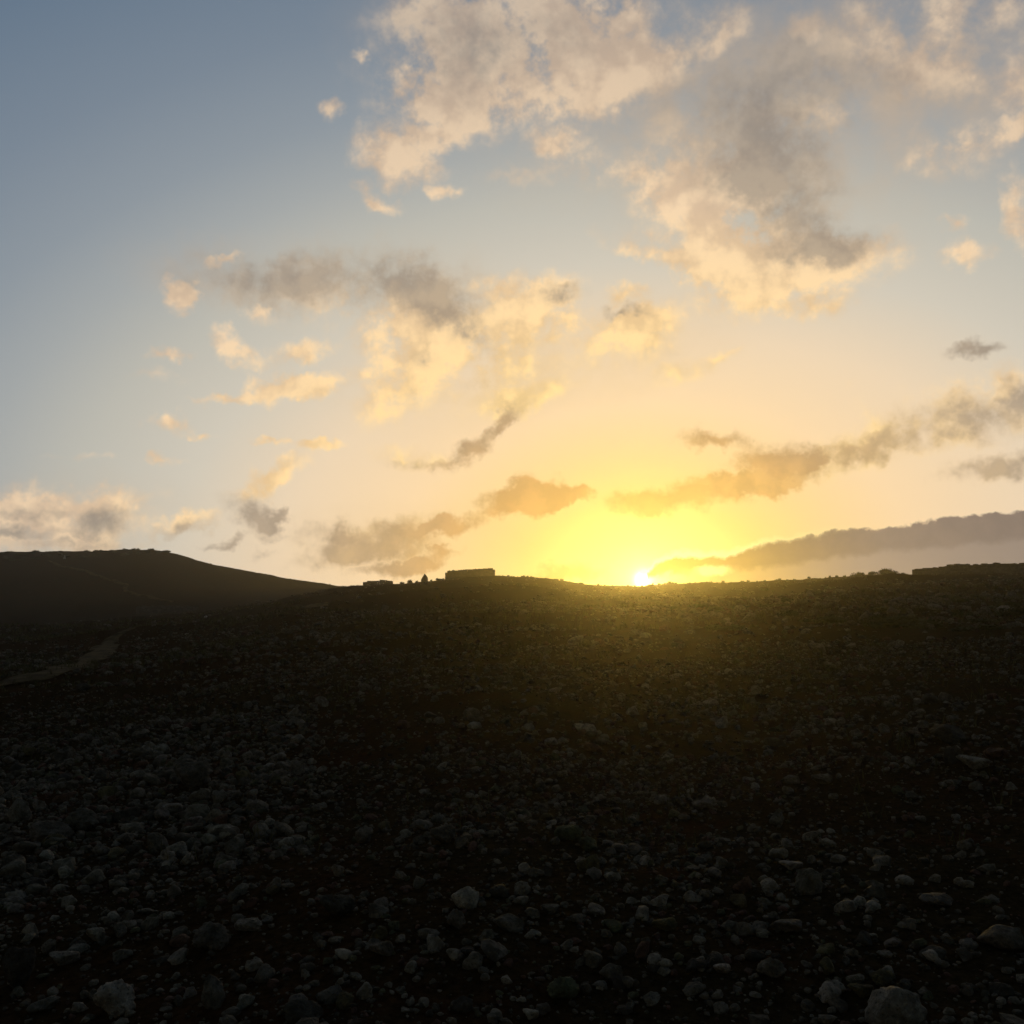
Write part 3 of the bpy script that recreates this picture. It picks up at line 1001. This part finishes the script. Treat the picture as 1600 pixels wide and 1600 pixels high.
def ruin():
    """the low flat-roofed stone hut on the ridge, its top edge rising to the right"""
    r_ = np.random.default_rng(11)
    dm = (crest(699)[1] + crest(770)[1]) / 2
    L0, R0 = (np.array([math.sin(R(q)) * dm, math.cos(R(q)) * dm, 0]) for q in (azel(699, 905)[0], azel(770, 901)[0]))
    L0[2], R0[2] = float(height(L0[0], L0[1])), float(height(R0[0], R0[1]))
    root = bpy.data.objects.new('stone_hut', None)
    col.objects.link(root)
    base = (L0 + R0) / 2
    base[2] = min(L0[2], R0[2])
    root.location = base
    ax = (R0 - L0)[:2]
    W = np.linalg.norm(ax)
    ax = ax / W
    ay = np.array([-ax[1], ax[0]])
    if ay[1] < 0:
        ay = -ay
    dep = 4.2
    dl = math.hypot(*L0[:2])
    dr = math.hypot(*R0[:2])
    ztl = EYE + tan_el(699, 892.6)[1] * dl
    ztr = EYE + tan_el(770, 888.0)[1] * dr

    def top(p):
        t = float(np.dot(p - L0[:2], ax) / W)
        return ztl + (ztr - ztl) * t

    crn = [L0[:2], R0[:2], R0[:2] + ay * dep, L0[:2] + ay * dep]
    for k, lab in enumerate(('long front wall of rough stones', 'right end wall', 'rear wall', 'left end wall')):
        a, b = crn[k], crn[(k + 1) % 4]
        if k in (1, 3):
            dirv = (b - a) / np.linalg.norm(b - a)
            a, b = a + dirv * .36, b - dirv * .36
        bm = bmesh.new()

        def g0(t, a=a, b=b):
            q = a + (b - a) * t
            return float(height(q[0], q[1]))

        def tp(t, a=a, b=b):
            return top(a + (b - a) * t) - .14
        wall_run(bm, a, b, g0, tp, .6, r_, .5, .23)
        bmesh.ops.translate(bm, verts=bm.verts, vec=-Vector(base))
        tag(link('wall', bm_mesh('wall', bm), MAT_WALL, root), lab)
    # roof of stone slabs laid across
    n = 9
    for i in range(n):
        bm = bmesh.new()
        t0, t1 = i / n, (i + 1) / n
        c = L0[:2] + ax * W * (t0 + t1) / 2 + ay * dep / 2
        block(bm, (c[0], c[1], top(c) - .06 + r_.uniform(-.015, .015)), ax, (W / n + (.05 if i in (0, n - 1) else 0) - .02, dep + .7, .15), .012, r_)
        bmesh.ops.translate(bm, verts=bm.verts, vec=-Vector(base))
        link('roof_slab', bm_mesh('roof_slab', bm), MAT_WALL, root)
    # loose stones left on the roof
    for t in (.05, .13, .26, .31, .36, .42, .63):
        c = L0[:2] + ax * W * t + ay * r_.uniform(.2, .6)
        o = link('coping_stone', MID[r_.integers(len(MID))], None, root)
        s = r_.uniform(.1, .2)
        o.scale = (s * 1.3, s, s * .7)
        o.location = np.array([c[0], c[1], top(c) + s * .35]) - base
    return tag(root, 'low stone hut with a flat top edge rising to the right on the skyline', 'hut')


ruin()


def standing_stone():
    p, d = crest(664)
    z1 = EYE + tan_el(663, 896)[1] * math.hypot(*p[:2])
    h = z1 - p[2] + .3
    v, f = rock_shape(77, 4, 1.5)
    q = v.copy()
    t = (q[:, 2] + 1) / 2
    k = 1.05 - .92 * t ** 1.25
    q[:, 0] = q[:, 0] * k - .10 * t
    q[:, 1] *= k
    w = 14 / F * d
    q = np.stack([q[:, 0] * w / 2 * 1.15, q[:, 1] * w / 2, t * h - .3], 1)
    o = link('standing_stone', mesh_np('standing_stone', q, f), MAT_ROCK)
    o.location = p
    tag(o, 'pointed upright stone on the skyline left of the hut', 'stone')


standing_stone()


# scrub: a few stems and many small leaves
def shrub_meshes(seed, n_leaf=620):
    r_ = np.random.default_rng(seed)
    V_, F_ = [], []
    lobes = [(r_.uniform(-.5, .5), r_.uniform(-.5, .5), r_.uniform(.1, .5), r_.uniform(.3, .5)) for _ in range(6)]
    for _ in range(n_leaf):
        lx, ly, lz, lr = lobes[r_.integers(6)]
        d = r_.normal(size=3)
        d /= np.linalg.norm(d)
        p = np.array([lx, ly, lz]) + d * lr * r_.uniform(.25, 1.05)
        p[2] = max(p[2], .03)
        u = r_.normal(size=3)
        u /= np.linalg.norm(u)
        w = np.cross(u, d)
        w /= np.linalg.norm(w) + 1e-6
        s = r_.uniform(.07, .15)
        b = len(V_)
        V_ += [p - u * s, p + w * s * .45, p + u * s, p - w * s * .45]
        F_.append((b, b + 1, b + 2, b + 3))
    crown = mesh_np('shrub_foliage', V_, F_, False)
    crown.materials.append(MAT_LEAF)
    bm = bmesh.new()
    for (lx, ly, lz, lr) in lobes:
        a, b = Vector((lx * .1, ly * .1, -.12)), Vector((lx, ly, lz))
        m = Matrix.Translation((a + b) / 2) @ (b - a).to_track_quat('Z', 'Y').to_matrix().to_4x4()
        bmesh.ops.create_cone(bm, segments=5, radius1=.03, radius2=.012, depth=(b - a).length, matrix=m)
    stem = bm_mesh('shrub_stems', bm)
    stem.materials.append(MAT_WOOD)
    return crown, stem


SHR = [shrub_meshes(40 + i) for i in range(6)]


def shrub(p, r_, h, k, label, group, name='shrub'):
    root = bpy.data.objects.new(name, None)
    col.objects.link(root)
    root.location = p
    root.scale = (r_, r_, h)
    root.rotation_euler = (0, 0, random.uniform(0, 6.28))
    c, s = SHR[k % len(SHR)]
    link('foliage', c, None, root)
    link('stem', s, None, root)
    return tag(root, label, 'shrub', group)


GR = 'low shrubs along the ridge'
_o1 = 'first second third fourth fifth sixth seventh eighth ninth tenth eleventh twelfth thirteenth fourteenth fifteenth sixteenth seventeenth eighteenth nineteenth'.split()


def nth(n):
    if n <= 19:
        return _o1[n - 1]
    t = ('twent', 'thirt', 'fort', 'fift', 'sixt')[n // 10 - 2]
    return t + 'ieth' if n % 10 == 0 else t + 'y-' + _o1[n % 10 - 1]


for k, (px, w, h, lab) in enumerate([
        (538, 16, 3.5, 'low dark shrub in the notch at the foot of the left hill'), (552, 14, 3, 'second low shrub right of the notch'), (628, 12, 5, 'small shrub just right of the short flat-topped wall'),
        (640, 18, 6, 'rounded shrub midway between the short wall and the pointed stone'), (652, 10, 4, 'little shrub touching the pointed stone on its left'), (674, 8, 3, 'tiny shrub at the right foot of the pointed stone'), (690, 18, 3.5, 'low spreading shrub against the left end of the hut'),
        (779, 8, 4, 'first tiny shrub right of the hut'), (787, 8, 3.5, 'second tiny shrub right of the hut'), (824, 8, 4, 'lone small shrub on the ridge well right of the hut'),
        (1340, 26, 6, 'wide low shrub on the right skyline, left of the tallest hump'), (1365, 24, 6, 'low shrub leading up to the tallest hump at right'), (1388, 40, 10, 'tallest humped thicket on the skyline before the right-hand wall'), (1412, 18, 5, 'small shrub between the humped thicket and the right-hand wall')]):
    p, d = crest(px, back=1.0)
    shrub(p, w / F * d / 2 * .9, h / F * d * 1.1, k, lab, GR)
for (x0, x1, cnt, lab) in ((960, 1070, 19, 'ridge shrub right below the setting sun'), (1070, 1325, 17, 'ridge shrub between the sun and the right-hand hump'),
                           (800, 955, 11, 'ridge shrub between hut and sun'), (1440, 1595, 7, 'shrub along the right-hand wall'), (545, 695, 6, 'ridge shrub near the pointed stone')):
    for q, px in enumerate(np.sort(rng.uniform(x0, x1, cnt))):
        p, d = crest(px, back=float(rng.uniform(-.5, 2)))
        w, h = rng.uniform(4, 10), rng.uniform(1.8, 4.2)
        shrub(p, w / F * d / 2, h / F * d * 1.2, int(rng.integers(6)), 'tiny ' + lab + ', ' + nth(q + 1) + ' from the left', GR)
for (x0, x1, cnt, lab, sm) in ((0, 262, 58, 'dark bush in the scrub topping the far left hill', 0), (265, 520, 16, 'tiny bush on the falling shoulder of the far left hill', 1)):
    for q, px in enumerate(np.sort(rng.uniform(x0, x1, cnt))):
        a = azel(px, 862)[0]
        d = DH - rng.uniform(-2, 6) * (1 - .5 * sm)
        x, y = math.sin(R(a)) * d, math.cos(R(a)) * d
        w, h = (rng.uniform(3, 6), rng.uniform(1, 2.2)) if sm else (rng.uniform(8, 20), rng.uniform(2.0, 4.2) + (1.2 if 180 < px < 262 else 0))
        shrub((x, y, float(height(x, y)) - .08), w / F * d / 2, h / F * d, int(rng.integers(6)), lab + ', ' + nth(q + 1) + ' from the left', 'scrub on the far hill')

_q = 0
for px in np.sort(rng.uniform(1090, 1590, 26)):
    py = rng.uniform(922, 985)
    x, y, z, d = hit(px, py)
    if d > 110:
        continue
    _q += 1
    shrub((x, y, z - .05), rng.uniform(.35, .9), rng.uniform(.16, .34), int(rng.integers(6)), 'low cushion shrub among the stones of the upper right slope, ' + nth(_q) + ' from the left', 'cushion shrubs on the slope')

# two pale boulders that catch the eye on the left
for (px, py, w, h, lab) in ((101, 873, 3.5, 6, 'small pale boulder near the top of the far left hill'), (321, 965, 5, 4, 'small pale boulder in the field left of the notch')):
    x, y, z, d = hit(px, py)
    o = link('boulder', mesh_np('boulder', *rock_shape(int(px), 3)), MAT_PALE)
    o.scale = (w / F * d / 2, w / F * d / 2, h / F * d / 2)
    o.location = (x, y, z + h / F * d * .25)
    tag(o, lab, 'boulder')

# dry grass between the stones: one mass
n = 5200
d = np.concatenate([np.sqrt(rng.uniform(6 ** 2, 60 ** 2, n)), np.sqrt(rng.uniform(20 ** 2, 90 ** 2, 2500))])
a = np.radians(np.concatenate([rng.uniform(-34, 34, n), rng.uniform(-33, -12, 2500)]))
x, y = np.sin(a) * d, np.cos(a) * d
kp = (vnoise(x / 4.5, y / 4.5, 61) > .02)
x, y, d = x[kp], y[kp], d[kp]
z = height(x, y)
GV, GF = [], []
b = 0
for i in range(len(x)):
    for _ in range(7):
        an = rng.uniform(0, 6.28)
        h = rng.uniform(.04, .13) * (1 + d[i] / 60)
        ln = h * rng.uniform(.3, 1.1)
        wd = .004 + .00035 * d[i]
        bx, by = x[i] + rng.normal(0, .05), y[i] + rng.normal(0, .05)
        ux, uy = math.cos(an), math.sin(an)
        GV += [(bx - uy * wd, by + ux * wd, z[i] - .03), (bx + uy * wd, by - ux * wd, z[i] - .03), (bx + ux * ln, by + uy * ln, z[i] + h)]
        GF.append((b, b + 1, b + 2))
        b += 3
tag(link('dry_grass', mesh_np('dry_grass', GV, GF, False), MAT_GRASS), 'thin dry grass between the stones', 'grass', kind='stuff')

# ------------------------------------------------------------------ haze: the warm evening air
bm = bmesh.new()
bmesh.ops.create_cube(bm, size=1)
zlo, zhi = float(Z.min()) - 1.0, float(Z.max()) + 2.5
bmesh.ops.scale(bm, verts=bm.verts, vec=(864, 864, zhi - zlo))
hz = link('haze', bm_mesh('haze', bm))
hz.location = (0, 0, (zlo + zhi) / 2)
hm = bpy.data.materials.new('evening_air')
hm.use_nodes = True
ht = hm.node_tree
ht.nodes.clear()
pv_ = ht.nodes.new('ShaderNodeVolumePrincipled')
pv_.inputs['Color'].default_value = (.96, .93, .88, 1)
pv_.inputs['Density'].default_value = .0005
pv_.inputs['Density Attribute'].default_value = ''
pv_.inputs['Anisotropy'].default_value = .90
ht.links.new(pv_.outputs[0], ht.nodes.new('ShaderNodeOutputMaterial').inputs['Volume'])
hz.data.materials.append(hm)
tag(hz, 'thin warm evening haze', kind='stuff')
print('TRIS', sum(len(o.data.polygons) for o in (rubble,)), 'IND', n_single, N_IND, 'Z', zlo, zhi, len(C))
